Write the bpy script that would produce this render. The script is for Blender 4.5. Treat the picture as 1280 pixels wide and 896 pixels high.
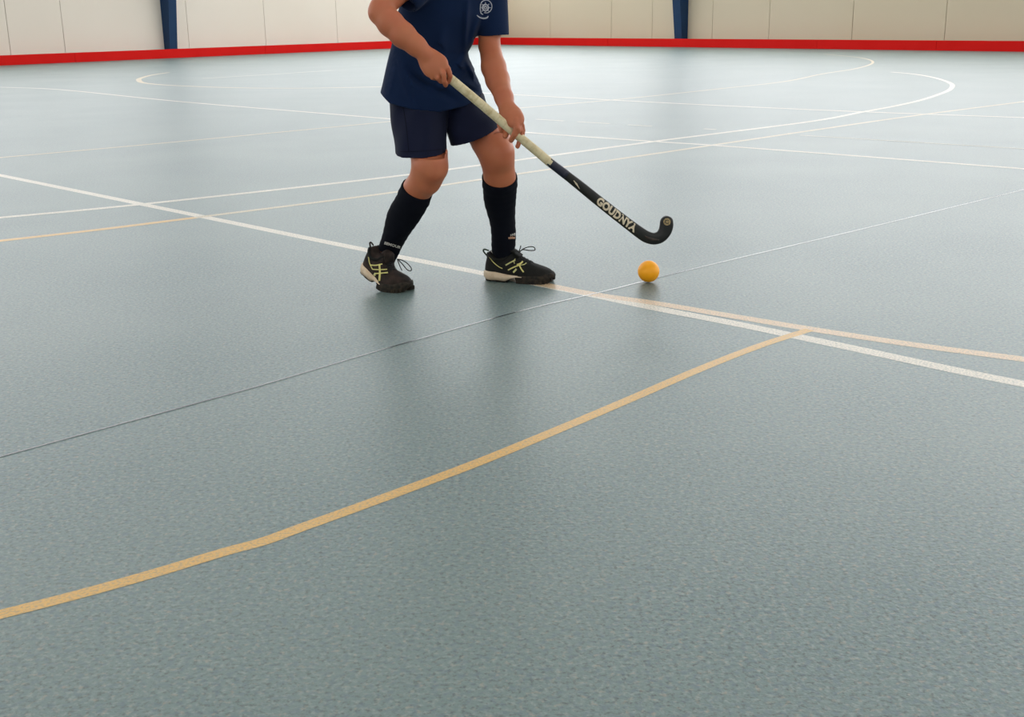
import bpy, math, random
import numpy as np
from mathutils import Vector, Matrix
from mathutils.bvhtree import BVHTree
random.seed(7); np.random.seed(7)
for o in list(bpy.data.objects): bpy.data.objects.remove(o)
S = bpy.context.scene
COL = S.collection
# ------------------------------------------------------------------ camera, world, exposure
F_PX, PITCH, ROLL, CAM_H = 1475.6, 0.28355, -0.01609, 0.87
fw = np.array([0, math.cos(PITCH), -math.sin(PITCH)]); _rt = np.array([1.0, 0, 0]); _up = np.cross(_rt, fw)
RT = math.cos(ROLL)*_rt + math.sin(ROLL)*_up
UP = math.cos(ROLL)*_up - math.sin(ROLL)*_rt
cam = bpy.data.cameras.new('camera'); cam.sensor_width = 36; cam.lens = F_PX/1280*36
cam.clip_end = 200; cam.clip_start = 0.05
camo = bpy.data.objects.new('camera', cam); COL.objects.link(camo)
M3 = Matrix([[RT[i], UP[i], -fw[i]] for i in range(3)])
camo.matrix_world = Matrix.Translation((0, 0, CAM_H)) @ M3.to_4x4()
S.camera = camo
S.view_settings.view_transform = 'Standard'; S.view_settings.look = 'None'
S.view_settings.gamma = 1; S.view_settings.use_curve_mapping = False
S.view_settings.exposure = 0.0
WORLD = 1.0          # background level; the closed hall keeps it out
WIN_R, WIN_L, REAR_FILL, ROOF_FILL = 3.6, 2.6, 1.4, 2.4
w = bpy.data.worlds.new('world'); S.world = w; w.use_nodes = True
bg = w.node_tree.nodes['Background']; bg.inputs[0].default_value = (0.86, 0.93, 1.0, 1); bg.inputs[1].default_value = WORLD

def ray(px, py): return fw + (px-640)/F_PX*RT - (py-448)/F_PX*UP
def fl(px, py, z=0.0):
    d = ray(px, py); t = (z-CAM_H)/d[2]; return np.array([d[0]*t, d[1]*t, z])
def at(px, py, Y):
    d = ray(px, py); t = Y/d[1]; return np.array([d[0]*t, Y, CAM_H+d[2]*t])

# ------------------------------------------------------------------ materials
def lin(c): return tuple(((v/255)/12.92 if v/255 <= .04045 else ((v/255+.055)/1.055)**2.4) for v in c)+(1,)
def mat(name, col, rough=.6, spec=.5, noise=None, bump=None, metal=0, sss=0, sheen=0, coat=0, emit=None):
    m = bpy.data.materials.new(name); m.use_nodes = True; nt = m.node_tree; b = nt.nodes['Principled BSDF']
    c = lin(col) if max(col) > 1 else tuple(col)+(1,)
    b.inputs['Base Color'].default_value = c; b.inputs['Roughness'].default_value = rough
    b.inputs['Specular IOR Level'].default_value = spec; b.inputs['Metallic'].default_value = metal
    b.inputs['Coat Weight'].default_value = coat
    if sss:
        b.inputs['Subsurface Weight'].default_value = sss; b.inputs['Subsurface Scale'].default_value = .012
        b.inputs['Subsurface Radius'].default_value = (1, .4, .2)
    if sheen: b.inputs['Sheen Weight'].default_value = sheen; b.inputs['Sheen Roughness'].default_value = .5
    tc = nt.nodes.new('ShaderNodeTexCoord')
    if noise:       # (scale, amount, colour2)
        n = nt.nodes.new('ShaderNodeTexNoise'); n.inputs['Scale'].default_value = noise[0]; n.inputs['Detail'].default_value = 4
        nt.links.new(tc.outputs['Object'], n.inputs['Vector'])
        r = nt.nodes.new('ShaderNodeMapRange'); r.inputs[1].default_value = .35; r.inputs[2].default_value = .65
        r.inputs[3].default_value = 0; r.inputs[4].default_value = noise[1]
        nt.links.new(n.outputs[0], r.inputs[0])
        mx = nt.nodes.new('ShaderNodeMix'); mx.data_type = 'RGBA'
        mx.inputs[6].default_value = c; mx.inputs[7].default_value = lin(noise[2])
        nt.links.new(r.outputs[0], mx.inputs[0]); nt.links.new(mx.outputs[2], b.inputs['Base Color'])
    if bump:        # (scale, strength, distance)
        n = nt.nodes.new('ShaderNodeTexNoise'); n.inputs['Scale'].default_value = bump[0]; n.inputs['Detail'].default_value = 3
        nt.links.new(tc.outputs['Object'], n.inputs['Vector'])
        bp = nt.nodes.new('ShaderNodeBump'); bp.inputs['Strength'].default_value = bump[1]; bp.inputs['Distance'].default_value = bump[2]
        nt.links.new(n.outputs[0], bp.inputs['Height']); nt.links.new(bp.outputs[0], b.inputs['Normal'])
    if emit:
        b.inputs['Emission Color'].default_value = emit[0]+(1,); b.inputs['Emission Strength'].default_value = emit[1]
    return m

FLOOR_ROUGH, FLOOR_SPEC = .42, .78
def floor_mat(name, base, dark, light, blue, paint=None, paint_cover=.5):
    """granulated rubber flooring; with paint = colour: a painted line, floor granules showing through"""
    m = bpy.data.materials.new(name); m.use_nodes = True; nt = m.node_tree; b = nt.nodes['Principled BSDF']
    L = nt.links.new; N = nt.nodes.new
    geo = N('ShaderNodeNewGeometry')
    def noise(scale, det, rough=.5, off=0):
        n = N('ShaderNodeTexNoise'); n.inputs['Scale'].default_value = scale; n.inputs['Detail'].default_value = det
        n.inputs['Roughness'].default_value = rough
        mp = N('ShaderNodeMapping'); mp.inputs['Location'].default_value = (off, off*.7, 0)
        L(geo.outputs['Position'], mp.inputs['Vector']); L(mp.outputs[0], n.inputs['Vector']); return n.outputs[0]
    def rng(v, a, c, lo=0, hi=1):
        r = N('ShaderNodeMapRange'); r.inputs[1].default_value = a; r.inputs[2].default_value = c
        r.inputs[3].default_value = lo; r.inputs[4].default_value = hi; L(v, r.inputs[0]); return r.outputs[0]
    def mix(f, a, c):
        x = N('ShaderNodeMix'); x.data_type = 'RGBA'; L(f, x.inputs[0])
        for s, v in ((6, a), (7, c)):
            if isinstance(v, tuple): x.inputs[s].default_value = v
            else: L(v, x.inputs[s])
        return x.outputs[2]
    c = mix(rng(noise(120, 2.5, .6), .50, .68), lin(base), lin(dark))
    c = mix(rng(noise(115, 2.5, .6, 11), .50, .70, 0, .6), c, lin(light))
    c = mix(rng(noise(85, 2, .5, 23), .5, .68, 0, .7), c, lin(blue))
    c = mix(rng(noise(95, 2, .5, 41), .58, .72, 0, .55), c, lin((150, 138, 118)))
    c = mix(rng(noise(1.1, 3, .5, 5), .35, .7, 0, .22), c, lin(light))
    if paint:
        cov = rng(noise(170, 3, .6, 3), .38, .56, paint_cover, 1)
        c = mix(cov, c, lin(paint))
    L(c, b.inputs['Base Color'])
    b.inputs['Roughness'].default_value = FLOOR_ROUGH; b.inputs['Specular IOR Level'].default_value = FLOOR_SPEC
    bp = N('ShaderNodeBump'); bp.inputs['Strength'].default_value = .35; bp.inputs['Distance'].default_value = .0015
    L(noise(140, 2, .5, 9), bp.inputs['Height']); L(bp.outputs[0], b.inputs['Normal'])
    return m
FB = dict(base=(88, 112, 108), dark=(40, 56, 58), light=(138, 148, 140), blue=(66, 90, 104))
M = {}
M['floor'] = floor_mat('floor_rubber', **FB)
M['white_line'] = floor_mat('white_line_paint', paint=(216, 205, 186), paint_cover=.42, **FB)
M['cream_line'] = floor_mat('cream_line_paint', paint=(204, 184, 146), paint_cover=.3, **FB)
M['yellow_line'] = floor_mat('yellow_line_paint', paint=(212, 162, 66), paint_cover=.6, **FB)
M['orange_line'] = floor_mat('orange_line_paint', paint=(214, 180, 138), paint_cover=.42, **FB)
M['faint_line'] = floor_mat('faint_line_paint', paint=(206, 198, 176), paint_cover=.2, **FB)
M['seam'] = mat('seam_strip', (70, 76, 80), .22, .6)
M['wall_l'] = mat('wall_left_panel', (230, 220, 206), .7, .3, noise=(.25, .5, (222, 211, 194)))  # paler than the right wall: its stronger light is put into the colour
M['wall_r'] = mat('wall_right_panel', (206, 193, 168), .7, .3, noise=(.25, .5, (203, 187, 158)))  # darker than the left wall: its weaker light is put into the colour
M['gap'] = mat('panel_gap', (168, 158, 140), .8)
M['red'] = mat('red_board', (212, 26, 22), .65, .08, noise=(3, .5, (208, 20, 16)))
M['steel'] = mat('blue_steel', (16, 52, 88), .55, .25, noise=(2, .4, (15, 44, 76)))
M['ceil'] = mat('ceiling_sheet', (150, 150, 145), .8)
M['skin'] = mat('skin', (180, 108, 73), .5, .35, sss=.2, noise=(14, .55, (178, 98, 70)), bump=(260, .15, .001))
M['shirt'] = mat('navy_shirt', (11, 31, 62), .85, .15, sheen=.04, bump=(700, .25, .0008))
M['shorts'] = mat('navy_shorts', (12, 18, 42), .8, .18, sheen=.03, bump=(500, .2, .0008))
M['sock'] = mat('black_sock', (7, 10, 20), .95, .15, bump=(800, .3, .001))
M['hair'] = mat('brown_hair', (70, 46, 30), .5, .4, noise=(60, .7, (40, 26, 18)))
M['badge'] = mat('badge_thread', (176, 178, 186), .8)
M['print'] = mat('pale_print', (190, 186, 176), .8)
M['print_o'] = mat('orange_print', (196, 150, 120), .8)
M['shoe'] = mat('black_upper', (16, 18, 15), .75, .2, noise=(40, .6, (34, 32, 28)), bump=(500, .4, .001))
M['shoe_d'] = mat('dusty_upper', (27, 23, 20), .8, .2, noise=(35, .7, (64, 50, 43)), bump=(500, .4, .001))
M['green'] = mat('dark_green_lining', (16, 42, 20), .8)
M['rubber'] = mat('dark_rubber', (28, 27, 24), .8, .2, noise=(90, .6, (66, 57, 45)))
M['mid'] = mat('tan_midsole', (216, 196, 168), .6, .3, noise=(40, .6, (180, 152, 120)))
M['lime'] = mat('lime_stripe', (212, 202, 122), .45, .4)
M['lime2'] = mat('pale_lime_stripe', (200, 196, 130), .5, .4)
M['lace'] = mat('black_lace', (14, 14, 14), .8)
M['blackp'] = mat('black_stick', (17, 20, 18), .42, .35, noise=(25, .5, (34, 33, 29)))
M['brownp'] = mat('worn_stick', (42, 36, 30), .55, .4, noise=(60, .7, (70, 52, 44)))
M['navytape'] = mat('navy_tape', (20, 24, 44), .5)
M['letter'] = mat('cream_letters', (218, 204, 176), .5, noise=(80, .6, (188, 170, 140)))
M['disc'] = mat('bronze_disc', (168, 146, 98), .45, noise=(200, .7, (96, 80, 50)))
M['ball'] = mat('orange_ball', (255, 172, 8), .45, .4, noise=(5, .5, (255, 160, 4)), bump=(60, .12, .001))
M['butt'] = mat('butt_cap', (40, 36, 30), .7)
def grip_mat():
    m = mat('cream_grip_tape', (206, 194, 150), .8, .25); nt = m.node_tree; b = nt.nodes['Principled BSDF']; L = nt.links.new
    at_ = nt.nodes.new('ShaderNodeAttribute'); at_.attribute_name = 'along'
    mul = nt.nodes.new('ShaderNodeMath'); mul.operation = 'MULTIPLY'; mul.inputs[1].default_value = 34
    fr = nt.nodes.new('ShaderNodeMath'); fr.operation = 'FRACT'
    L(at_.outputs['Fac'], mul.inputs[0]); L(mul.outputs[0], fr.inputs[0])
    r = nt.nodes.new('ShaderNodeMapRange'); r.inputs[1].default_value = 0; r.inputs[2].default_value = .16; L(fr.outputs[0], r.inputs[0])
    tc = nt.nodes.new('ShaderNodeTexCoord'); n = nt.nodes.new('ShaderNodeTexNoise'); n.inputs['Scale'].default_value = 55
    L(tc.outputs['Object'], n.inputs['Vector'])
    r2 = nt.nodes.new('ShaderNodeMapRange'); r2.inputs[1].default_value = .5; r2.inputs[2].default_value = .72; r2.inputs[4].default_value = .6
    L(n.outputs[0], r2.inputs[0])
    mx = nt.nodes.new('ShaderNodeMix'); mx.data_type = 'RGBA'; mx.inputs[6].default_value = lin((200, 184, 146)); mx.inputs[7].default_value = lin((214, 200, 162))
    L(r.outputs[0], mx.inputs[0])
    mx2 = nt.nodes.new('ShaderNodeMix'); mx2.data_type = 'RGBA'; mx2.inputs[7].default_value = lin((176, 156, 110))
    L(mx.outputs[2], mx2.inputs[6]); L(r2.outputs[0], mx2.inputs[0]); L(mx2.outputs[2], b.inputs['Base Color'])
    bp = nt.nodes.new('ShaderNodeBump'); bp.inputs['Strength'].default_value = .25; bp.inputs['Distance'].default_value = .0006
    L(r.outputs[0], bp.inputs['Height']); L(bp.outputs[0], b.inputs['Normal'])
    return m
M['grip'] = grip_mat()
def pane_mat(name, s): return mat(name, (220, 226, 230), .5, emit=((.97, .97, .99), s))

# ------------------------------------------------------------------ mesh helpers
def obj(name, verts, faces, m, parent=None, smooth=True, mats=None, mi=None):
    me = bpy.data.meshes.new(name); me.from_pydata([tuple(map(float, v)) for v in verts], [], [tuple(f) for f in faces]); me.update()
    for mm in ([m] if not mats else mats): me.materials.append(mm)
    if mi is not None: me.polygons.foreach_set('material_index', mi)
    if smooth: me.polygons.foreach_set('use_smooth', [True]*len(me.polygons))
    o = bpy.data.objects.new(name, me); COL.objects.link(o)
    if parent is not None:
        o.parent = parent; bpy.context.view_layer.update(); o.matrix_parent_inverse = parent.matrix_world.inverted()
    return o
def struct(o): o['kind'] = 'structure'; return o
def bevel(o, wd, seg=2):
    b = o.modifiers.new('bevel', 'BEVEL'); b.width = wd; b.segments = seg; b.limit_method = 'ANGLE'; return o
def empty(name, loc):
    o = bpy.data.objects.new(name, None); COL.objects.link(o); o.location = loc; o.empty_display_size = .1
    bpy.context.view_layer.update(); return o
class MB:
    def __init__(s): s.v = []; s.f = []
    def add(s, v, f): n = len(s.v); s.v += [tuple(x) for x in v]; s.f += [tuple(i+n for i in q) for q in f]
    def box(s, o, a, b, c):     # origin corner + three edge vectors
        o, a, b, c = map(np.array, (o, a, b, c)); P = [o, o+a, o+a+b, o+b, o+c, o+a+c, o+a+b+c, o+b+c]
        F = [(0, 3, 2, 1), (4, 5, 6, 7), (0, 1, 5, 4), (1, 2, 6, 5), (2, 3, 7, 6), (3, 0, 4, 7)]
        if np.dot(np.cross(a, b), c) < 0: F = [f[::-1] for f in F]
        s.add(P, F)
    def build(s, name, m, parent=None, smooth=False): return obj(name, s.v, s.f, m, parent, smooth)
def catmull(P, n=8):
    P = [np.array(p, float) for p in P]; P = [2*P[0]-P[1]]+P+[2*P[-1]-P[-2]]; out = []
    for i in range(1, len(P)-2):
        for k in range(n):
            t = k/n; a, b, c, d = P[i-1:i+3]
            out.append(.5*((2*b)+(c-a)*t+(2*a-5*b+4*c-d)*t*t+(3*b-a-3*c+d)*t**3))
    out.append(P[-2]); return out
def tube(mb, P, R, n=10, closed=False):
    P = [np.array(p, float) for p in P]; R = R if hasattr(R, '__len__') else [R]*len(P); rings = []
    T = [P[min(i+1, len(P)-1)]-P[max(i-1, 0)] for i in range(len(P))]
    T = [t/np.linalg.norm(t) for t in T]; up = np.array([0, 0, 1.0]) if abs(T[0][2]) < .9 else np.array([0, 1.0, 0])
    for p, t, r in zip(P, T, R):
        a = np.cross(up, t); a /= np.linalg.norm(a); b = np.cross(t, a); up = b
        rings.append([p+r*(math.cos(2*math.pi*k/n)*a+math.sin(2*math.pi*k/n)*b) for k in range(n)])
    v = [q for r in rings for q in r]; f = []
    for i in range(len(rings)-1):
        for k in range(n):
            f.append((i*n+k, i*n+(k+1) % n, (i+1)*n+(k+1) % n, (i+1)*n+k))
    if not closed: f.append(tuple(range(n))[::-1]); f.append(tuple((len(rings)-1)*n+k for k in range(n)))
    mb.add(v, f)

# ------------------------------------------------------------------ hall
bl = [fl(0, 82), fl(480, 61)]; br = [fl(640, 56), fl(1280, 64.7)]
dl = (bl[0]-bl[1]); dl /= np.linalg.norm(dl); dr = (br[1]-br[0]); dr /= np.linalg.norm(dr)
A = np.array([[dl[0], -dr[0]], [dl[1], -dr[1]]]); s_ = np.linalg.solve(A, (br[0]-bl[1])[:2]); K = bl[1]+dl*s_[0]; K[2] = 0
def perp_in(d):     # horizontal normal of a wall pointing into the hall (towards the camera)
    n = np.array([-d[1], d[0], 0]); return n if np.dot(n, -K) > 0 else -n
nl, nr = perp_in(dl), perp_in(dr)
Zv = np.array([0, 0, 1.0])
LEN_L, LEN_R, HW = 44.0, 44.0, 10.5
GAPW = .42         # the wall stands this far behind the red board
BH, BT = .205, .07
def along_hit(px, K0, d):   # distance along the wall line K0 + s d at which the picture column px meets it (at eye height)
    r = ray(px, 40); Am = np.array([[d[0], -r[0]], [d[1], -r[1]]]); return np.linalg.solve(Am, -K0[:2])[0]
# wall lines (behind the boards)
Am = np.array([[dl[0], -dr[0]], [dl[1], -dr[1]]])
KW = K - nl*GAPW - nr*GAPW
struct(obj('floor', [(-60, -30, 0), (60, -30, 0), (60, 60, 0), (-60, 60, 0)], [(0, 1, 2, 3)], M['floor'], smooth=False))
FLOOR = bpy.data.objects['floor']
me = FLOOR.data
c1 = KW; c2 = KW+dl*LEN_L; c4 = KW+dr*LEN_R; c3 = c2+dr*LEN_R
for v, c in zip(me.vertices, (c1, c2, c3, c4)): v.co = (c[0], c[1], 0)
me.polygons[0].flip() if me.polygons[0].normal.z < 0 else None
me.update()
def make_wall(name, K0, d, n, length, seams, m, win, head):
    """sheet-panelled wall with a band of translucent glazing high up"""
    z0, z1 = 0, head[0]
    mb = MB(); edges = [0]+sorted(seams)+[length]; g = .0065; th = .06
    for a, b in zip(edges[:-1], edges[1:]):
        if b-a < .1: continue
        mb.box(K0+d*(a+g), d*(b-a-2*g), -n*th, Zv*z1)
    mb.box(K0+Zv*head[1], d*length, -n*th, Zv*(HW-head[1]))
    wo = struct(mb.build(name, m))
    bk = MB(); bk.box(K0-n*(th-.004), d*length, -n*.12, Zv*(z1)); bk.build('panel_backing', M['gap'], wo)
    return wo
def evened(measured, length, step):
    s = sorted(measured); out = list(s); x = s[-1]+step
    while x < length: out.append(x); x += step
    x = s[0]-step
    while x > 0: out.append(x); x -= step
    return out
sl = [along_hit(x, KW, dl) for x in (421.5, 331.5, 235, 79, 10)]
sr = [along_hit(x, KW, dr) for x in (688, 764, 815, 890.2, 961, 1065, 1181)]
print('seams', np.round(sl, 2), np.round(sr, 2), 'corner', np.round(KW, 2), np.degrees(np.arccos(np.dot(dl, dr))))
HEAD = (2.3, 9.0)
make_wall('wall_left', KW, dl, nl, LEN_L, evened(sl, LEN_L, 3), M['wall_l'], None, HEAD)
make_wall('wall_right', KW, dr, nr, LEN_R, evened(sr, LEN_R, 3), M['wall_r'], None, HEAD)
nwin = [0]
def window_band(K0, d, n, length, strength, z0, z1, bay):
    nwin[0] += 1
    mb = MB(); k = int(length/bay)
    fr = MB()
    for i in range(k+1): fr.box(K0+d*(i*length/k-.04)+Zv*z0-n*.05, d*.08, n*.08, Zv*(z1-z0))
    for z in (z0-.04, (z0+z1)/2-.03, z1-.04): fr.box(K0+Zv*z-n*.05, d*length, n*.08, Zv*.07)
    w_ = struct(fr.build('window_%d' % nwin[0], M['ceil']))
    mb.box(K0+Zv*z0-n*.04, d*length, -n*.01, Zv*(z1-z0))
    mb.build('glazing', pane_mat('daylit_glazing_%d' % nwin[0], strength), w_)
window_band(KW, dr, nr, LEN_R, WIN_R, HEAD[0], HEAD[1], 2.4)
window_band(KW, dl, nl, LEN_L, WIN_L, HEAD[0], HEAD[1], 2.4)
# the two walls behind the camera, with glowing window bands added as fill
wb = MB(); wb.box(c2, dr*LEN_R, dl*.06, Zv*1.2); wb.box(c2+Zv*6.4, dr*LEN_R, dl*.06, Zv*(HW-6.4)); struct(wb.build('wall_back', M['wall_l']))
wb = MB(); wb.box(c4, dl*LEN_L, dr*.06, Zv*1.2); wb.box(c4+Zv*6.4, dl*LEN_L, dr*.06, Zv*(HW-6.4)); struct(wb.build('wall_front', M['wall_l']))
window_band(c2, dr, -dl, LEN_R, REAR_FILL, 1.2, 6.4, 3)
window_band(c4, dl, -dr, LEN_L, REAR_FILL, 1.2, 6.4, 3)
# ceiling; long glowing roof strips, unseen, added to light the hall
cb = MB(); NST = 6; pitch_ = LEN_R/NST; op = 1.6
for i in range(NST):
    cb.box(c1+dr*(i*pitch_)+Zv*HW, dr*(pitch_-op), dl*LEN_L, Zv*.1)
ce = struct(cb.build('ceiling', M['ceil']))
sb = MB()
for i in range(NST): sb.box(c1+dr*((i+1)*pitch_-op)+Zv*(HW+.02), dr*op, dl*LEN_L, Zv*.02)
sb.build('added_roof_light', pane_mat('added_roof_glow', ROOF_FILL), ce)

def board(name, p0, d, n, length, joints):
    mb = MB(); e = [0]+sorted(joints)+[length]
    for a, b in zip(e[:-1], e[1:]): mb.box(p0+d*(a+.003), d*(b-a-.006), -n*BT, Zv*BH)
    o = struct(mb.build(name, M['red'])); bevel(o, .004); return o
jr = [along_hit(x, K, dr) for x in (760, 1021.7, 1171.7)]; jl = [along_hit(x, K, dl) for x in (90, 330)]
board('baseboard_left', K, dl, nl, LEN_L-1, evened(jl, LEN_L-1, 6)); board('baseboard_right', K, dr, nr, LEN_R-1, evened(jr, LEN_R-1, 6))

def column(px_wall_edge, K0, d, n, flange, dep0, dep1, ztop, side, label):
    s = along_hit(px_wall_edge, K0, d); P = K0+d*s
    o = empty('steel_column', P+n*.1); o['label'] = label; o['category'] = 'column'; o['group'] = 'blue steel portal columns'
    t = .014
    def prism(name, a0, a1, n0, n0t, n1, n1t, z0=0.0):
        v = []
        for z, f_ in ((z0, 0), (2.6, 1), (ztop, 1)):      # the leg tapers towards its foot
            na, nb = (n0t, n1t) if f_ else (n0, n1)
            v += [P+d*a0+n*na+Zv*z, P+d*a1+n*na+Zv*z, P+d*a1+n*nb+Zv*z, P+d*a0+n*nb+Zv*z]
        v2 = []; F = [(0, 3, 2, 1), (8, 9, 10, 11)]+[(k+q, k+(q+1) % 4, k+4+(q+1) % 4, k+4+q) for k in (0, 4) for q in range(4)]
        ob = obj(name, v+v2, F, M['steel'], o, False); bevel(ob, .003); return ob
    prism('inner_flange', -flange/2, flange/2, dep0-t, dep1-t, dep0, dep1)
    prism('outer_flange', -flange/2, flange/2, .0, .0, t, t)
    prism('web', side*flange*.46-.006, side*flange*.46+.006, t, t, dep0-t, dep1-t)
    bp = MB(); bp.box(P-d*(flange/2+.03), d*(flange+.06), n*(dep0+.02), Zv*.018); bp.build('base_plate', M['steel'], o)
    return o
column(208.5, KW, dl, nl, .22, .19, .50, 10.4, 1, 'blue tapered steel column against the left wall, behind the red board')
column(855, KW, dr, nr, .26, .19, .50, 10.4, 1, 'blue tapered steel column against the right wall, behind the red board')

# ------------------------------------------------------------------ court lines (floor paint)
lay = [0]
def line(pts, width, m, label=None, curve=False, z=None):
    P = [fl(*p) for p in pts]
    P = catmull(P, 10) if curve else catmull(P, 4)
    def run_on(P):      # paint that leaves the frame carries on along the floor
        d = P[0]-P[1]; d /= np.linalg.norm(d); return [P[0]+d*k for k in (3.0, 2, 1)]+P
    if not -1 < pts[0][0] < 1281: P = run_on(P)
    if not -1 < pts[-1][0] < 1281: P = run_on(P[::-1])[::-1]
    lay[0] += 1; z = .0002+.00004*lay[0]
    v = []; f = []
    for i, p in enumerate(P):
        t = P[min(i+1, len(P)-1)]-P[max(i-1, 0)]; t /= np.linalg.norm(t); q = np.array([-t[1], t[0], 0])*width/2
        v += [(p[0]+q[0], p[1]+q[1], z), (p[0]-q[0], p[1]-q[1], z)]
        if i: f.append((2*i-2, 2*i-1, 2*i+1, 2*i))
    o = obj('court_line', v, f, M[m], FLOOR, False)
    if o.data.polygons[0].normal.z < 0:
        for pl in o.data.polygons: pl.flip()
    if label: o['label'] = label
    return o
W = .05
def ext(p, q, k):    # continue the line p-q beyond q by k times its length
    return (q[0]+(q[0]-p[0])*k, q[1]+(q[1]-p[1])*k)
line([ext((240, 268), (0, 219), .3), (0, 219), (240, 268), (455, 312), (677, 356)], .052, 'white_line')
line([(677, 356), (744, 369.5), (826, 386.6), (929, 406.5), (1084, 439), (1198, 463.5), (1280, 480), (1340, 492)], .052, 'white_line')
line([(672, 354), (744, 368), (816, 378.4), (909, 394), (1012, 411), (1136, 430), (1280, 449), (1340, 457)], .05, 'orange_line', 'worn pale orange line')
line([(-60, 783), (0, 768), (94, 744), (187.5, 718), (281, 689.7), (328, 677), (375, 660), (480, 622), (600, 577), (700, 536), (785, 500), (878, 460), (950, 432), (1012, 412)], .032, 'yellow_line', 'golden yellow arc', True)
line([(-70, 309), (0, 301), (124, 287), (244, 272)], .05, 'yellow_line')
line([(244, 272), (480, 242), (640, 218.5), (765, 200), (890, 181.5), (1015, 163), (1140, 145), (1280, 127), (1350, 118)], .045, 'cream_line', None, True)  # the yellow line carried on paler: floor sheen put into the colour
line([(-70, 278), (0, 272), (180, 255), (480, 222), (640, 201), (820, 176.5), (900, 166.4), (1019, 151), (1078, 140), (1122.7, 131.7), (1155, 124), (1182, 114.7), (1190, 109), (1188, 104), (1173, 98.4), (1155, 94.5), (1137, 92), (1114, 90)], .055, 'white_line', None, True)
line([(-60, 202), (0, 197), (240, 175.5), (480, 152.6), (640, 136), (775, 124), (900, 110.9), (980, 102), (1024.7, 93), (1048.5, 89.2), (1066, 86.5), (1084, 82), (1091, 78.2), (1087, 74.8), (1072, 71.6), (1048.5, 69.3), (1030, 67.8)], .045, 'cream_line', None, True)
line([(0, 109), (75, 112), (225, 127), (480, 148), (640, 164), (820, 177), (890, 181.5), (1085, 196), (1280, 211), (1350, 216)], .05, 'white_line')
line([(600, 116), (840, 129), (1060, 139), (1280, 147), (1350, 149.5)], .06, 'white_line')
line([(211, 90.6), (190, 93.8), (176.5, 97.5), (173.4, 100), (179, 103.4), (203, 106), (243, 108), (296, 109.7), (362.5, 110.3), (429, 109.5), (479, 108.4), (570, 106)], .08, 'cream_line', None, True)
line([(253, 98), (330, 93.5), (415, 88)], .06, 'faint_line')
for a, b in (((670, 149), (705, 151.2)), ((722, 152.2), (762, 154.6)), ((785, 156), (815, 157.8)), ((880, 161), (895, 162))):
    line([a, b], .04, 'faint_line')
line([(1000, 169), (1140, 177.5), (1280, 186)], .03, 'faint_line')
# narrow smooth weld seam of the flooring
line([(-60, 588), (0, 571), (150, 530), (300, 489), (390, 463), (490, 433.5), (650, 389), (760, 363), (880, 333), (1100, 281), (1280, 237), (1340, 222)], .007, 'seam', 'thin smooth weld seam', True)

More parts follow.
